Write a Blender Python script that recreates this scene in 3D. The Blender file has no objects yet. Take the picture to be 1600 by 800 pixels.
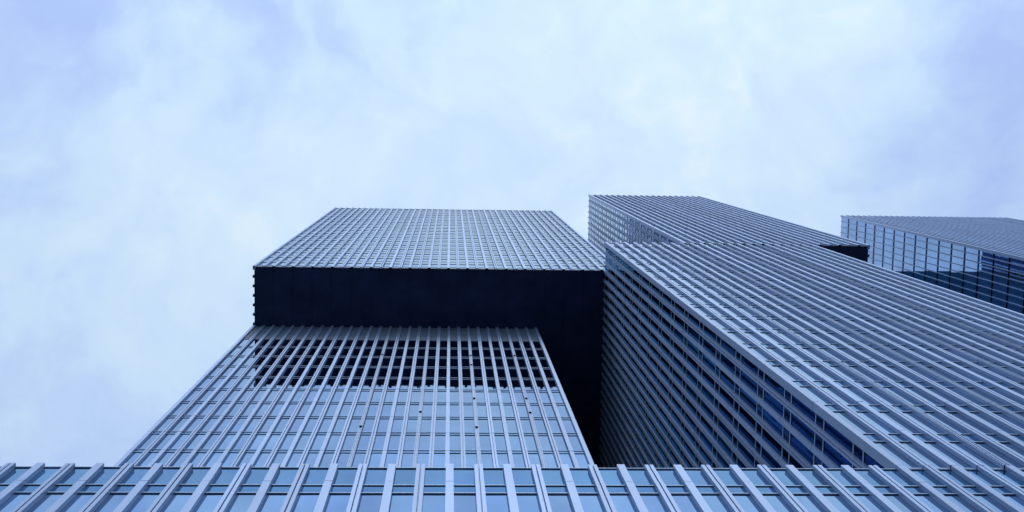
import bpy, math, random
from mathutils import Matrix, Vector

random.seed(7)
S = bpy.context.scene
COL = S.collection
EYE = 1.6                                   # eye height; heights below are metres above the eye

# ------------------------------------------------------------------ camera
cd = bpy.data.cameras.new('camera')
cam = bpy.data.objects.new('camera', cd)
COL.objects.link(cam)
R = ((0.99859205, -0.01735996, -0.05012528),
     (-0.01182084, -0.99399788, 0.10875885),
     (-0.05171248, -0.1080132, -0.99280359))  # world -> camera, looking almost straight up
FPX = 1874.62
m = Matrix(R).transposed().to_4x4()
m.translation = (0, 0, EYE)
cam.matrix_world = m
cd.sensor_fit = 'HORIZONTAL'
cd.sensor_width = 36.0
cd.lens = FPX / 1600 * 36.0
cd.clip_start = 0.1
cd.clip_end = 5000
S.camera = cam

# ------------------------------------------------------------------ sky
W = bpy.data.worlds.new('World')
S.world = W
W.use_nodes = True
SUN_EL, SUN_AZ = math.radians(50), math.radians(176)   # azimuth measured from +Y towards +X


class NT:
    """small helper around a node tree"""
    def __init__(self, t):
        self.t = t
        t.nodes.clear()

    def n(self, kind, **kw):
        nd = self.t.nodes.new(kind)
        for k, v in kw.items():
            setattr(nd, k, v)
        return nd

    def l(self, a, b):
        self.t.links.new(a, b)

    def put(self, sock, v):
        if hasattr(v, 'is_linked') or isinstance(v, bpy.types.NodeSocket):
            self.l(v, sock)
        else:
            sock.default_value = v

    def math(self, op, a, b=0.0, clamp=False):
        nd = self.n('ShaderNodeMath', operation=op, use_clamp=clamp)
        self.put(nd.inputs[0], a)
        self.put(nd.inputs[1], b)
        return nd.outputs[0]

    def vmath(self, op, a, b):
        nd = self.n('ShaderNodeVectorMath', operation=op)
        self.put(nd.inputs[0], a)
        self.put(nd.inputs[1], b)
        return nd

    def noise(self, vec, scale, detail=6, rough=0.55, dist=0.0):
        nd = self.n('ShaderNodeTexNoise')
        self.put(nd.inputs['Vector'], vec)
        nd.inputs['Scale'].default_value = scale
        nd.inputs['Detail'].default_value = detail
        nd.inputs['Roughness'].default_value = rough
        nd.inputs['Distortion'].default_value = dist
        return nd

    def ramp(self, fac, stops):
        nd = self.n('ShaderNodeValToRGB')
        el = nd.color_ramp.elements
        while len(el) < len(stops):
            el.new(0.5)
        for e, (p, c) in zip(el, stops):
            e.position = p
            e.color = (*c, 1) if len(c) == 3 else c
        self.put(nd.inputs[0], fac)
        return nd.outputs[0]


w = NT(W.node_tree)
out = w.n('ShaderNodeOutputWorld')
sky = w.n('ShaderNodeTexSky', sky_type='NISHITA')
sky.sun_disc = False
sky.sun_elevation = SUN_EL
sky.sun_rotation = SUN_AZ
sky.air_density = 1.0
sky.dust_density = 1.5
bg_sky = w.n('ShaderNodeBackground')
bg_sky.inputs['Strength'].default_value = 0.1
w.l(sky.outputs[0], bg_sky.inputs['Color'])
# an overcast deck seen as a flat layer: direction divided by its height
tc = w.n('ShaderNodeTexCoord')
sep = w.n('ShaderNodeSeparateXYZ')
w.l(tc.outputs['Generated'], sep.inputs[0])
zz = w.math('MAXIMUM', sep.outputs[2], 0.12)
comb = w.n('ShaderNodeCombineXYZ')
w.l(w.math('DIVIDE', sep.outputs[0], zz), comb.inputs[0])
w.l(w.math('DIVIDE', sep.outputs[1], zz), comb.inputs[1])
P = comb.outputs[0]
warp = w.noise(P, 5.0, 4, 0.55)
wv = w.vmath('MULTIPLY_ADD', warp.outputs['Color'], (0.16, 0.16, 0.0))
w.put(wv.inputs[2], w.vmath('ADD', P, (-0.08, -0.08, 0.0)).outputs[0])
PW = wv.outputs[0]
soft = w.noise(P, 4.2, 5, 0.5, 0.3).outputs[0]
fine = w.noise(PW, 17.0, 5, 0.5, 0.15).outputs[0]


def blob(x, y, r, stretch=1.0, ang=0.0, vec=PW):
    d = w.vmath('SUBTRACT', vec, (x, y, 0.0)).outputs[0]
    rot = w.n('ShaderNodeVectorRotate', rotation_type='Z_AXIS')
    w.l(d, rot.inputs['Vector'])
    rot.inputs['Angle'].default_value = ang
    sc = w.vmath('MULTIPLY', rot.outputs[0], (1.0 / (r * stretch), 1.0 / r, 0.0)).outputs[0]
    ln = w.vmath('LENGTH', sc, (0, 0, 0)).outputs['Value']
    sq = w.math('MULTIPLY', ln, ln)
    return w.math('POWER', 2.718, w.math('MULTIPLY', sq, -1.0))


# thicker, greyer patches of the deck (minus) and the thin bright band (plus)
field = w.math('ADD', 0.40, w.math('MULTIPLY', w.math('SUBTRACT', soft, 0.5), 0.62))
field = w.math('ADD', field, w.math('MULTIPLY', w.math('SUBTRACT', fine, 0.5), 0.85))
for (x, y, r, st, an, amp) in (
        (0.25, -0.03, 0.15, 2.4, math.radians(60), 0.40),     # bright thin band
        (0.02, 0.06, 0.25, 1.6, 0.0, 0.26),
        (-0.22, 0.07, 0.12, 1.4, 0.3, 0.20),
        (0.455, -0.05, 0.10, 2.0, math.radians(80), -0.50),   # grey right edge
        (0.40, 0.02, 0.10, 1.5, 0.5, -0.16),
        (-0.36, -0.10, 0.15, 1.7, 0.2, -0.20),                # upper left greys
        (-0.325, -0.08, 0.028, 1.5, 0.2, -0.40),
        (-0.165, -0.085, 0.022, 1.5, -0.6, -0.46),
        (-0.095, -0.065, 0.018, 1.8, -0.6, -0.42),
        (-0.27, -0.125, 0.030, 1.6, 0.0, -0.25),
        (-0.16, -0.01, 0.035, 1.3, 0.8, -0.26),
        (-0.36, 0.055, 0.035, 1.8, -0.2, -0.26),
        (-0.30, -0.02, 0.030, 1.4, 0.4, -0.22),
        (-0.30, 0.25, 0.07, 1.8, 0.3, -0.20)):
    field = w.math('ADD', field, w.math('MULTIPLY', blob(x, y, r, st, an), amp * (0.85 if amp > 0 else 0.75)))
wisp = w.noise(PW, 42.0, 4, 0.55, 0.2).outputs[0]
field = w.math('ADD', field, w.math('MULTIPLY', w.math('SUBTRACT', wisp, 0.5), 0.32))
cloud_col = w.ramp(field, ((0.0, (0.42, 0.57, 0.935)), (0.30, (0.50, 0.665, 0.975)),
                           (0.55, (0.585, 0.765, 1.0)), (0.85, (0.66, 0.84, 1.0)), (1.0, (0.75, 0.88, 1.0))))
bg_cl = w.n('ShaderNodeBackground')
# an overcast sky is darker towards the horizon (CIE overcast distribution, softened)
up = w.math('MAXIMUM', sep.outputs[2], 0.0)
level = w.math('ADD', 0.58, w.math('MULTIPLY', up, 0.44))
# the veiled sun lights up the deck around it, high behind the viewer
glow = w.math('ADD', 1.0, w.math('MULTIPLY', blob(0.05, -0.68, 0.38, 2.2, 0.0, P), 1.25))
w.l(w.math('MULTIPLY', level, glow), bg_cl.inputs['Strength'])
w.l(cloud_col, bg_cl.inputs['Color'])
mx = w.n('ShaderNodeMixShader')
mx.inputs[0].default_value = 0.93
w.l(bg_sky.outputs[0], mx.inputs[1])
w.l(bg_cl.outputs[0], mx.inputs[2])
w.l(mx.outputs[0], out.inputs[0])

# ------------------------------------------------------------------ sun (veiled)
sd = bpy.data.lights.new('sun', 'SUN')
sd.energy = 0.5
sd.angle = math.radians(25)
sd.color = (1.0, 0.98, 0.96)
sun = bpy.data.objects.new('sun', sd)
COL.objects.link(sun)
sv = Vector((math.sin(SUN_AZ) * math.cos(SUN_EL), math.cos(SUN_AZ) * math.cos(SUN_EL), math.sin(SUN_EL)))
sun.rotation_euler = sv.to_track_quat('Z', 'Y').to_euler()
sun.location = (0, -60, 200)

S.view_settings.view_transform = 'Standard'
S.view_settings.look = 'None'
S.view_settings.exposure = 0.0
S.view_settings.gamma = 1.0
S.view_settings.use_curve_mapping = False
S.render.engine = 'CYCLES'
S.cycles.max_bounces = 8
S.cycles.glossy_bounces = 5
S.cycles.diffuse_bounces = 4
S.cycles.use_denoising = True


# ------------------------------------------------------------------ materials
def material(name):
    mt = bpy.data.materials.new(name)
    mt.use_nodes = True
    t = NT(mt.node_tree)
    o = t.n('ShaderNodeOutputMaterial')
    b = t.n('ShaderNodeBsdfPrincipled')
    t.l(b.outputs[0], o.inputs[0])
    return mt, t, b


def mat_metal(name, col, metallic=0.42, rough=0.48, var=0.10):
    mt, t, b = material(name)
    g = t.n('ShaderNodeNewGeometry')
    st = t.vmath('MULTIPLY', g.outputs['Position'], (3.0, 3.0, 0.22)).outputs[0]
    a = t.noise(st, 1.4, 5, 0.6).outputs[0]                  # rain streaks, long in z
    f = t.noise(g.outputs['Position'], 9.0, 4, 0.6).outputs[0]
    oi = t.n('ShaderNodeObjectInfo')
    k = t.math('ADD', t.math('MULTIPLY', a, 0.6), t.math('MULTIPLY', f, 0.4))
    k = t.math('ADD', k, t.math('MULTIPLY', t.math('SUBTRACT', oi.outputs['Random'], 0.5), 0.5))
    lo = tuple(c * (1 - var * 1.3) for c in col)
    hi = tuple(min(1, c * (1 + var)) for c in col)
    t.l(t.ramp(k, ((0.2, lo), (0.8, hi))), b.inputs['Base Color'])
    b.inputs['Metallic'].default_value = metallic
    t.l(t.math('ADD', t.math('MULTIPLY', f, 0.16), rough - 0.08), b.inputs['Roughness'])
    return mt


def mat_glass(name, col, metallic=0.7, ior=1.6, tint=(1, 1, 1), wave=0.012, rough=0.02):
    """solar-control glazing: a coated, partly mirror-like pane over a dark room"""
    mt, t, b = material(name)
    g = t.n('ShaderNodeNewGeometry')
    a = t.noise(g.outputs['Position'], 0.45, 3, 0.5).outputs[0]
    oi = t.n('ShaderNodeObjectInfo')
    a = t.math('ADD', t.math('MULTIPLY', a, 0.7), t.math('MULTIPLY', oi.outputs['Random'], 0.3))
    lo = tuple(c * 0.8 for c in col)
    hi = tuple(min(1, c * 1.2) for c in col)
    t.l(t.ramp(a, ((0.3, lo), (0.7, hi))), b.inputs['Base Color'])
    b.inputs['Metallic'].default_value = metallic
    b.inputs['IOR'].default_value = ior
    b.inputs['Specular Tint'].default_value = (*tint, 1)
    b.inputs['Roughness'].default_value = rough
    bump = t.n('ShaderNodeBump')
    bump.inputs['Strength'].default_value = 0.25
    bump.inputs['Distance'].default_value = wave
    t.l(t.noise(g.outputs['Position'], 0.8, 2, 0.4).outputs[0], bump.inputs['Height'])
    t.l(bump.outputs[0], b.inputs['Normal'])
    return mt


def mat_panel(name, col, rough=0.5, ior=1.45, var=0.12, scale=1.2):
    mt, t, b = material(name)
    g = t.n('ShaderNodeNewGeometry')
    a = t.noise(g.outputs['Position'], scale, 5, 0.6).outputs[0]
    lo = tuple(c * (1 - var) for c in col)
    hi = tuple(c * (1 + var) for c in col)
    t.l(t.ramp(a, ((0.3, lo), (0.7, hi))), b.inputs['Base Color'])
    b.inputs['Roughness'].default_value = rough
    b.inputs['IOR'].default_value = ior
    return mt


M = dict(
    fin=mat_metal('anodised_aluminium', (0.40, 0.51, 0.71)),
    rail=mat_metal('track_aluminium', (0.33, 0.42, 0.54), var=0.25),
    transom=mat_metal('transom_aluminium', (0.40, 0.53, 0.70)),
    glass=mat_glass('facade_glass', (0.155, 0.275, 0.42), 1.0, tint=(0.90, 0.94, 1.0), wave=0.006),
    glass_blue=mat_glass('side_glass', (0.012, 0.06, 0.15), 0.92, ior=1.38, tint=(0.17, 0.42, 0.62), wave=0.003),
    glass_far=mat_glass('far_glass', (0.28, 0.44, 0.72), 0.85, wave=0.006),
    glass_rail=mat_glass('balustrade_glass', (0.09, 0.20, 0.33), 0.95, tint=(0.78, 0.9, 1.0)),
    spandrel=mat_panel('spandrel_enamel', (0.30, 0.48, 0.56), 0.22, 1.5),
    spandrel_pale=mat_glass('pale_spandrel', (0.30, 0.43, 0.68), 0.9, rough=0.18),
    spandrel_glass=mat_glass('spandrel_glass', (0.07, 0.16, 0.27), 1.0, tint=(0.72, 0.86, 1.0), rough=0.05),
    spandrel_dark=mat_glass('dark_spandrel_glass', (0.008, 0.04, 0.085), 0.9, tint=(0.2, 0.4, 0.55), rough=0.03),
    panel=mat_panel('grey_cladding', (0.16, 0.22, 0.30), 0.6),
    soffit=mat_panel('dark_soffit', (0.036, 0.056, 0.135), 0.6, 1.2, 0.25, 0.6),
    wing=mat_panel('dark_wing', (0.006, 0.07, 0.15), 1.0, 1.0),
    core=mat_panel('dark_core', (0.02, 0.025, 0.045), 0.7),
    roof=mat_panel('roof_membrane', (0.10, 0.105, 0.115), 0.8),
    black=mat_panel('black_socket', (0.004, 0.004, 0.008), 1.0, 1.0),
    paving=mat_panel('paving', (0.11, 0.115, 0.125), 0.8, 1.45, 0.2, 0.5),
    cream=mat_panel('cream_paint', (0.72, 0.68, 0.55), 0.5),
)


# ------------------------------------------------------------------ mesh building
class MB:
    def __init__(self):
        self.v, self.f = [], []

    def hexa(self, pts):
        k = len(self.v)
        self.v += pts
        for q in ((0, 3, 2, 1), (4, 5, 6, 7), (0, 1, 5, 4), (1, 2, 6, 5), (2, 3, 7, 6), (3, 0, 4, 7)):
            self.f.append(tuple(k + i for i in q))

    def box(self, a, b):
        (x0, y0, z0), (x1, y1, z1) = a, b
        self.hexa([(x0, y0, z0), (x1, y0, z0), (x1, y1, z0), (x0, y1, z0),
                   (x0, y0, z1), (x1, y0, z1), (x1, y1, z1), (x0, y1, z1)])

    def build(self, name, mat, parent=None, root=None, bevel=0.0):
        me = bpy.data.meshes.new(name)
        o = root.location if root is not None else Vector((0, 0, 0))
        me.from_pydata([(x - o[0], y - o[1], z + EYE - o[2]) for x, y, z in self.v], [], self.f)
        me.materials.append(mat)
        me.update()
        ob = bpy.data.objects.new(name, me)
        COL.objects.link(ob)
        if parent is not None:
            ob.parent = parent
        if bevel:
            bm_ = ob.modifiers.new('bevel', 'BEVEL')
            bm_.width = bevel
            bm_.segments = 1
        return ob


class Frame:
    """a facade plane: u along it, n outward, z up; (ox, oy) is u = 0 on the glass plane"""
    def __init__(self, ox, oy, u, n):
        self.o, self.u, self.n = (ox, oy), u, n

    def p(self, u, n, z):
        return (self.o[0] + self.u[0] * u + self.n[0] * n, self.o[1] + self.u[1] * u + self.n[1] * n, z)

    def box(self, mb, u0, u1, n0, n1, z0, z1):
        # keep winding outward whichever way the frame is turned
        a = [self.p(u0, n0, z0), self.p(u1, n0, z0), self.p(u1, n1, z0), self.p(u0, n1, z0)]
        b = [self.p(u0, n0, z1), self.p(u1, n0, z1), self.p(u1, n1, z1), self.p(u0, n1, z1)]
        det = self.u[0] * self.n[1] - self.u[1] * self.n[0]
        if det < 0:
            a, b = a[::-1], b[::-1]
        mb.hexa(a + b)

    def pane(self, mb, u0, u1, z0, z1, tilt):
        c = [random.uniform(-tilt, tilt) for _ in range(2)]
        # tilt about the vertical and horizontal axis only, so the pane stays flat
        n = lambda su, sz: 0.0 + c[0] * su + c[1] * sz
        pts = [self.p(u0, n(-1, -1), z0), self.p(u1, n(1, -1), z0), self.p(u1, n(1, 1), z1), self.p(u0, n(-1, 1), z1)]
        bk = [self.p(u0, -0.03, z0), self.p(u1, -0.03, z0), self.p(u1, -0.03, z1), self.p(u0, -0.03, z1)]
        det = self.u[0] * self.n[1] - self.u[1] * self.n[0]
        a = [pts[0], pts[1], bk[1], bk[0]]
        b = [pts[3], pts[2], bk[2], bk[3]]
        if det > 0:
            a, b = a[::-1], b[::-1]
        mb.hexa(a + b)


def seen_area(pts):
    """how large a quad shows in the photograph (to choose which windows become parts)"""
    q = []
    for x, y, z in pts:
        c = [R[i][0] * x + R[i][1] * y + R[i][2] * z for i in range(3)]
        if c[2] > -0.1:
            return 0.0
        q.append((min(1600, max(0, 800 + FPX * c[0] / -c[2])), min(800, max(0, 400 - FPX * c[1] / -c[2]))))
    return abs(sum(q[i][0] * q[(i + 1) % 4][1] - q[(i + 1) % 4][0] * q[i][1] for i in range(4))) / 2


def thing(name, label, cat, loc, group=None):
    o = bpy.data.objects.new(name, None)
    COL.objects.link(o)
    o.location = (loc[0], loc[1], loc[2] + EYE)
    o['label'] = label
    o['category'] = cat
    if group:
        o['group'] = group
    return o


FW, FD = 0.19, 0.125          # fin width and projection


class Block:
    def __init__(self, root):
        self.root = root
        self.windows = []       # (area, frame, args, material)

    def part(self, mb, name, mat, stuff=False, label=None):
        if not mb.f:
            return None
        o = mb.build(name, mat, self.root, self.root)
        if stuff:
            o['kind'] = 'stuff'
        if label:
            o['label'] = label
        return o

    def fin(self, mb, fr, u, kind, z0, z1, joints, w=FW, d=FD, proud=0.0):
        zs = [z0] + [j for j in joints if z0 + 0.3 < j < z1 - 0.3] + [z1]
        for a, b in zip(zs[:-1], zs[1:]):
            a2 = a + (0.014 if a != z0 else 0)
            dd = d + random.uniform(-0.004, 0.004) + proud
            us = random.uniform(-0.003, 0.003)
            if kind == 'double':
                h = w / 2 + 0.012
                fr.box(mb, u - h + us, u - 0.018 + us, 0.004, dd, a2, b)
                fr.box(mb, u + 0.018 + us, u + h + us, 0.004, dd, a2, b)
                fr.box(mb, u - 0.018 + us, u + 0.018 + us, 0.004, dd - 0.085, a2, b)
            else:
                fr.box(mb, u - w / 2 + us, u + w / 2 + us, 0.004, dd, a2, b)
                # a thin tapered lower step so that each segment laps over the next
                fr.box(mb, u - w / 2 + us - 0.003, u + w / 2 + us + 0.003, 0.006, dd + 0.005, a2, a2 + 0.03)

    def facade(self, fr, us, kinds, z0, z1, rows, glass, span_mat, detail=True, joints=(), tilt=0.003,
               edges=(None, None), fin_z=None, fin_w=FW, fin_d=FD, rail=(0.026, 0.030), top_rail=False):
        """us: fin centres; rows: list of (window bottom, window top) ; what lies between two windows is spandrel"""
        fz0, fz1 = fin_z if fin_z else (z0, z1)
        fins = MB()
        for u, k in zip(us, kinds):
            if k is None:
                continue
            if detail:
                f_ = MB()
                self.fin(f_, fr, u, 'single' if k == 'rail' else k, fz0, fz1, joints, fin_w, fin_d)
                o = self.part(f_, 'mullion_fin', M['fin'])
                if k == 'rail':
                    g = MB()
                    zs = [fz0 + 0.02 + 1.1 * i for i in range(int((fz1 - fz0) / 1.1))]
                    for a in zs:
                        fr.box(g, u - 0.062, u - 0.034, FD - 0.01, FD + 0.022, a, a + 1.06)
                        fr.box(g, u + 0.034, u + 0.062, FD - 0.01, FD + 0.022, a, a + 1.06)
                    r = g.build('guide_rail', M['rail'], o, self.root)
            else:
                self.fin(fins, fr, u, 'single', fz0, fz1, (), fin_w, fin_d)
        self.part(fins, 'mullion_fin', M['fin'], stuff=True)
        ue = [us[0] if edges[0] is None else edges[0]] + list(us[1:-1]) + [us[-1] if edges[1] is None else edges[1]]
        for (a, b) in rows:
            for u0, u1 in zip(ue[:-1], ue[1:]):
                quad = [fr.p(u0, 0, a), fr.p(u1, 0, a), fr.p(u1, 0, b), fr.p(u0, 0, b)]
                self.windows.append((seen_area(quad) if detail else 0.0, fr, (u0 + 0.01, u1 - 0.01, a, b, tilt), glass))
        # spandrels and their two rails, one band per floor
        zs = [z0] + [x for r in rows for x in r] + [z1]
        lo, hi = ue[0], ue[-1]
        rest = MB()
        for i in range(0, len(zs), 2):
            a, b = zs[i], zs[i + 1]
            if b - a < 0.05:
                continue
            s_ = MB() if detail else rest
            fr.box(s_, lo, hi, -0.03, 0.008, a, b)
            if detail:
                o = self.part(s_, 'spandrel_band', span_mat)
                t_ = MB()
                for zc in (a, b):
                    if zc == z0 or (zc == z1 and not top_rail):
                        continue
                    fr.box(t_, lo, hi, 0.0, rail[1], zc - rail[0], zc + rail[0])
                if t_.f:
                    t_.build('transom', M['transom'], o, self.root)
        self.part(rest, 'spandrel_band', span_mat, stuff=True)

    def finish(self, limit=100):
        self.windows.sort(key=lambda t: -t[0])
        byglass = {}
        for i, (ar, fr, args, gl) in enumerate(self.windows):
            if i < limit and ar > 4:
                mb = MB()
                fr.pane(mb, *args)
                self.part(mb, 'window', gl)
            else:
                fr.pane(byglass.setdefault(gl.name, (MB(), gl))[0], *args)
        for mb, gl in byglass.values():
            self.part(mb, 'window', gl, stuff=True)


def centres(a, b, n):
    return [a + (b - a) * i / n for i in range(n + 1)]


def rows_from(base, period, span, z0, z1):
    """windows between spandrels [base+k*period, base+k*period+span]"""
    k0 = math.floor((z0 - base) / period) - 1
    r = []
    for k in range(k0, k0 + 80):
        a = max(z0 + 0.06, base + k * period + span)
        b = min(z1 - 0.06, base + (k + 1) * period)
        if b - a > 0.35:
            r.append((a, b))
    return r


def joints_from(base, period, z0, z1):
    k0 = math.floor((z0 - base) / period)
    return [base + k * period for k in range(k0, k0 + 80) if z0 < base + k * period < z1]


def alt(n, first='single'):
    a, b = ('single', 'double') if first == 'single' else ('double', 'single')
    return [a if i % 2 == 0 else b for i in range(n + 1)]


YP = 8.43             # fin faces of the street front
YBACK = 36.0
HB, HT = 88.0, 150.4
PT = 29.28            # top of the podium fins


def body(blk, x0, x1, y0, y1, z0, z1, roof=True, soffit=False):
    """dark core just behind the glass, roof slab, corner posts are added by the facades"""
    c = MB()
    c.box((x0 + 0.2, y0 + 0.2, z0 + (0.42 if soffit else 0.0)), (x1 - 0.2, y1 - 0.2, z1 - 0.35))
    blk.part(c, 'wall', M['core'])
    if roof:
        r = MB()
        r.box((x0 + 0.17, y0 + 0.17, z1 - 0.34), (x1 - 0.17, y1 - 0.17, z1 - 0.12))
        blk.part(r, 'roof', M['roof'])


def corner(blk, x, y, sx, sy, z0, z1, joints, wx=0.2, wy=0.3):
    """a corner post: sx, sy point into the building"""
    mb = MB()
    zs = [z0] + [j for j in joints if z0 + .3 < j < z1 - .3] + [z1]
    for a, b in zip(zs[:-1], zs[1:]):
        a2 = a + (0.014 if a != z0 else 0)
        e = random.uniform(0, 0.006)
        xs = sorted((x + sx * e, x + sx * wx))
        ys = sorted((y + sy * e, y + sy * wy))
        mb.box((xs[0], ys[0], a2), (xs[1], ys[1], b))
    blk.part(mb, 'corner_post', M['fin'])


def soffit(blk, x0, x1, y0, y1, z):
    s = MB()
    s.box((x0 + 0.10, y0 + 0.10, z), (x1 - 0.10, y1 - 0.10, z + 0.4))
    n = int((x1 - x0) / 1.42)
    for i in range(1, n):                       # narrow cover strips over the panel joints
        x = x0 + i * (x1 - x0) / n
        s.box((x - 0.02, y0 + 0.3, z - 0.025), (x + 0.02, y1 - 0.3, z + 0.01))
    blk.part(s, 'soffit', M['soffit'])


def tower(name, label, x0, x1, y0, z0, z1, nx, front_kinds, rows, joints, glass, span, left=None, right_detail=False,
          has_soffit=False, left_rows=None, glass_side=None, span_side=None, tilt=0.003, y1=YBACK, fin_drop=0.0,
          fin_up=0.12, side_fin=(FW, FD), side_kinds=True, side_rail=(0.026, 0.030), right_glass=None):
    root = thing(name, label, 'building', ((x0 + x1) / 2, (y0 + y1) / 2, z0))
    b = Block(root)
    body(b, x0, x1, y0, y1, z0, z1, soffit=has_soffit)
    fz = (z0 - fin_drop, z1 + fin_up)
    # front
    fr = Frame(0.0, y0 + FD, (1, 0), (0, -1))
    us = centres(x0 + 0.1, x1 - 0.1, nx)
    kinds = [None] + front_kinds[1:-1] + [None]
    b.facade(fr, us, kinds, z0, z1, rows, glass, span, True, joints, tilt, edges=(x0 + 0.15, x1 - 0.15), fin_z=fz)
    corner(b, x0, y0, 1, 1, fz[0], fz[1], joints)
    corner(b, x1, y0, -1, 1, fz[0], fz[1], joints)
    # sides and back
    ny = round((y1 - y0) / 0.71)
    us = centres(y0 + 0.1, y1 - 0.1, ny)
    lk = [None] + (alt(ny)[1:-1] if side_kinds else ['single'] * (ny - 1)) + [None]
    gs, ss = glass_side or glass, span_side or span
    fl = Frame(x0 + FD, 0.0, (0, 1), (-1, 0))
    b.facade(fl, us, lk, z0, z1, left_rows or rows, gs, ss, bool(left), joints, tilt,
             edges=(y0 + 0.15, y1 - 0.15), fin_z=fz, fin_w=side_fin[0], fin_d=side_fin[1], rail=side_rail)
    fr_ = Frame(x1 - FD, 0.0, (0, 1), (1, 0))
    b.facade(fr_, us, lk, z0, z1, rows, right_glass or glass, right_glass or span, False, (), tilt, edges=(y0 + 0.15, y1 - 0.15), fin_z=fz)
    fb = Frame(0.0, y1 - FD, (1, 0), (0, 1))
    us = centres(x0 + 0.1, x1 - 0.1, nx)
    b.facade(fb, us, [None] + alt(nx)[1:-1] + [None], z0, z1, rows, glass, span, False, (), tilt,
             edges=(x0 + 0.15, x1 - 0.15), fin_z=fz)
    corner(b, x0, y1, 1, -1, fz[0], fz[1], ())
    corner(b, x1, y1, -1, -1, fz[0], fz[1], ())
    if has_soffit:
        soffit(b, x0, x1, y0, y1, z0)
    return b


# ------------------------------------------------------------------ ground
g = MB()
g.v = [(-1500, -1500, -EYE), (1500, -1500, -EYE), (1500, 1500, -EYE), (-1500, 1500, -EYE)]
g.f = [(0, 1, 2, 3)]
go = g.build('pavement', M['paving'])
go['kind'] = 'structure'

# ------------------------------------------------------------------ podium
SP = 0.716
PX0, PX1 = 1.49 - SP * 34, 88.0
root = thing('podium_building', 'glass fronted podium running along the foot of all the towers', 'building', (20, 22, -EYE))
b = Block(root)
c = MB()
c.box((PX0 + 0.2, YP + 0.2, -EYE), (PX1 - 0.2, YBACK - 0.3, 28.7))
b.part(c, 'wall', M['core'])
r = MB()
r.box((PX0 + 0.17, YP + 0.25, 28.705), (PX1 - 0.17, YBACK - 0.25, 28.9))
b.part(r, 'roof', M['roof'])
fr = Frame(0.0, YP + FD, (1, 0), (0, -1))
SB = 0.708
pus = [1.49 + SP * k for k in range(-34, 14)]
pk = ['single' if k % 2 == 0 else 'double' for k in range(-34, 14)]
n_right = int((PX1 - 11.52) / SB)
pus += [11.52 + SB * k for k in range(0, n_right + 1)]
pk += ['single' if k % 2 == 0 else 'double' for k in range(0, n_right + 1)]
pj = [27.80, 23.9, 20.0, 16.1, 12.2, 8.3, 4.4]
prow = [(0.3, 3.3), (4.0, 7.2), (7.85, 11.1), (11.75, 15.0), (15.65, 18.9), (19.5, 22.75), (23.36, 27.22)]
# windows and fins that the photograph shows are parts, the long continuation to the sides is one mesh each
vis = [i for i, u in enumerate(pus) if -12.5 < u < 15.5]
i0, i1 = vis[0], vis[-1]
b.facade(fr, pus[i0:i1 + 1], pk[i0:i1 + 1], -EYE, 27.83, prow, M['glass'], M['spandrel_glass'], True, pj, 0.002, fin_z=(-EYE, PT), rail=(0.026, 0.032), top_rail=True)
b.facade(fr, pus[:i0 + 1], [k for k in pk[:i0]] + [None], -EYE, 27.83, prow, M['glass'], M['spandrel_glass'], False, (), 0.002, fin_z=(-EYE, PT))
b.facade(fr, pus[i1:], [None] + pk[i1 + 1:], -EYE, 27.83, prow, M['glass'], M['spandrel_glass'], False, (), 0.002, fin_z=(-EYE, PT))
# glass balustrade along the podium roof
for u0, u1 in zip(pus[:-1], pus[1:]):
    if i0 <= pus.index(u0) < i1:
        q = MB()
        fr.pane(q, u0 + 0.006, u1 - 0.006, 27.87, 29.26, 0.002)
        b.part(q, 'balustrade_pane', M['glass_rail'])
q = MB()
for i, (u0, u1) in enumerate(zip(pus[:-1], pus[1:])):
    if not (i0 <= i < i1):
        fr.pane(q, u0 + 0.006, u1 - 0.006, 27.87, 29.26, 0.002)
b.part(q, 'balustrade_pane', M['glass_rail'], stuff=True)
q = MB()
fr.box(q, PX0, PX1, -0.045, 0.03, 29.262, 29.30)
b.part(q, 'coping', M['transom'])
for x, nx_ in ((PX0, -1), (PX1, 1)):
    f_ = Frame(x - nx_ * FD, 0.0, (0, 1), (nx_, 0))
    us = centres(YP + 0.3, YBACK - 0.3, 38)
    b.facade(f_, us, alt(38), -EYE, 29.25, prow, M['glass'], M['spandrel_glass'], False, (), 0.002)
b.finish(100)

# ------------------------------------------------------------------ central tower, lower half
XL = -14.39
A_R = 6.52
AZ1 = 82.73
a_rows = rows_from(53.87, 3.207, 0.42, 28.95, AZ1)
a_kinds = ['double' if i % 2 else 'single' for i in range(30)]
for i in (14, 18, 22, 26):
    a_kinds[i] = 'rail'
YA = 14.88
A = tower('tower_block', 'glass tower half set back under the dark overhang, rising behind the podium roof', XL, A_R, YA, 28.95, 87.98, 29,
          a_kinds, [r for r in a_rows if r[1] <= AZ1 + .01], joints_from(53.87, 3.207, 28.95, 87), M['glass'], M['spandrel_glass'], tilt=0.0022,
          fin_up=0.0)
# two rows of blank grey panels under the overhang
fr = Frame(0.0, YA + FD, (1, 0), (0, -1))
us = centres(XL + 0.1, A_R - 0.1, 29)
for u0, u1 in zip(us[:-1], us[1:]):
    q = MB()
    for za, zb in ((82.80, 85.33), (85.36, 87.9)):
        fr.box(q, u0 + 0.008, u1 - 0.008, -0.02, 0.016 + random.uniform(0, 0.004), za, zb)
    A.part(q, 'blank_panel', M['panel'])
# black sockets of the facade access system
for x, z in ((14, 76.8), (22, 76.7), (22, 73.65), (26, 76.74), (22, 64.4), (18, 61.25), (26, 64.47), (26, 61.2), (14, 58.14), (22, 58.1)):
    u = us[x]
    q = MB()
    fr.box(q, u - 0.07, u + 0.07, FD + 0.005, FD + 0.032, z - 0.16, z + 0.16)
    A.part(q, 'anchor_socket', M['black'])
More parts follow.
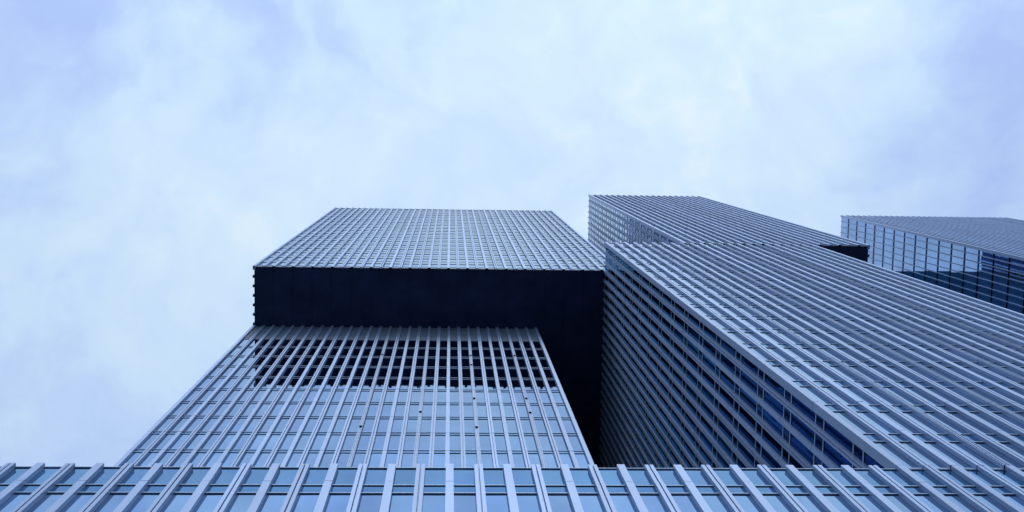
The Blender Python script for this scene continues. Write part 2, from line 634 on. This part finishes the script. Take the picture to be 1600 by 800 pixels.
# unseen dark block added at the gap's far end to keep back light out
q = MB()
q.box((A_R - 0.1, 25.6, 28.95), (11.40, 35.7, 87.9))
A.part(q, 'gap_light_blocker', M['core'])
A.finish(100)

# ------------------------------------------------------------------ central tower, upper half
u_rows = rows_from(91.1, 3.54, 1.62, 88.05, HT)
U = tower('tower_block', 'gridded tower half overhanging towards the street, its dark soffit seen from below', XL, 12.78, 10.5, 88.05, HT, 38,
          alt(38), u_rows, joints_from(91.1, 3.54, 88.05, HT), M['glass'], M['spandrel'], has_soffit=True, fin_drop=0.13)
U.finish(100)

# ------------------------------------------------------------------ right tower, lower half
b_rows = rows_from(31.98, 3.545, 0.83, 29.3, 87.99)
b_kinds = alt(22)
for i in (4, 8, 12, 16):
    b_kinds[i] = 'rail'
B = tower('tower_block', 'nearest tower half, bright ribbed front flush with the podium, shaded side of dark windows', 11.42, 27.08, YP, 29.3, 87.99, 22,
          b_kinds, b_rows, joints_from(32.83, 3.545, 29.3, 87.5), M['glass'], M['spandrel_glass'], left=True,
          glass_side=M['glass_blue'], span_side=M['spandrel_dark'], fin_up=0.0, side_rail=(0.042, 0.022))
B.finish(100)

# ------------------------------------------------------------------ right tower, upper half
c_rows = rows_from(91.1, 3.53, 1.5, 88.05, HT)
C = tower('tower_block', 'ribbed tower half shifted sideways atop the nearest one, small dark soffit at one lower corner', 17.36, 31.43, YP, 88.05, HT, 19,
          alt(19), c_rows, joints_from(91.5, 3.53, 88.05, HT), M['glass'], M['spandrel_glass'], left=True, has_soffit=True, fin_drop=0.05, right_glass=M['spandrel_dark'],
          span_side=M['spandrel_pale'])
# wing behind, between this tower and the next
q = MB()
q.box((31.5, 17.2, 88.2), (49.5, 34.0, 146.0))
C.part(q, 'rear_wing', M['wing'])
C.finish(100)

# ------------------------------------------------------------------ far tower
d_rows = rows_from(150.6 - 3.12 * 20, 3.12, 0.40, 28.95, HT)
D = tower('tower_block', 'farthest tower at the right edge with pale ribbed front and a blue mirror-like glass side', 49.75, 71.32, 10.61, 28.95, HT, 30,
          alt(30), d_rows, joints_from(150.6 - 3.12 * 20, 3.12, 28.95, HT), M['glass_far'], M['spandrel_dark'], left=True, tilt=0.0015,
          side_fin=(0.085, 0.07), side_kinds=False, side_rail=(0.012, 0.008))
D.finish(100)

# ------------------------------------------------------------------ small lamp housing on the roof edge
lx, ly, lz = 15.42, 8.78, 87.875
L = thing('floodlight', 'small cream floodlight standing on the front roof edge of the nearest tower', 'floodlight', (lx, ly, lz))
LB = Block(L)
q = MB()
q.box((lx - 0.03, ly - 0.03, lz), (lx + 0.03, ly + 0.03, lz + 0.42))
q.box((lx - 0.12, ly - 0.10, lz), (lx + 0.12, ly + 0.10, lz + 0.03))
LB.part(q, 'post', M['rail'])
q = MB()
q.hexa([(lx - 0.20, ly - 0.30, lz + 0.36), (lx + 0.20, ly - 0.30, lz + 0.36), (lx + 0.16, ly + 0.12, lz + 0.42), (lx - 0.16, ly + 0.12, lz + 0.42),
        (lx - 0.20, ly - 0.22, lz + 0.64), (lx + 0.20, ly - 0.22, lz + 0.64), (lx + 0.14, ly + 0.12, lz + 0.60), (lx - 0.14, ly + 0.12, lz + 0.60)])
q = q.build('housing', M['cream'], L, L, bevel=0.02)
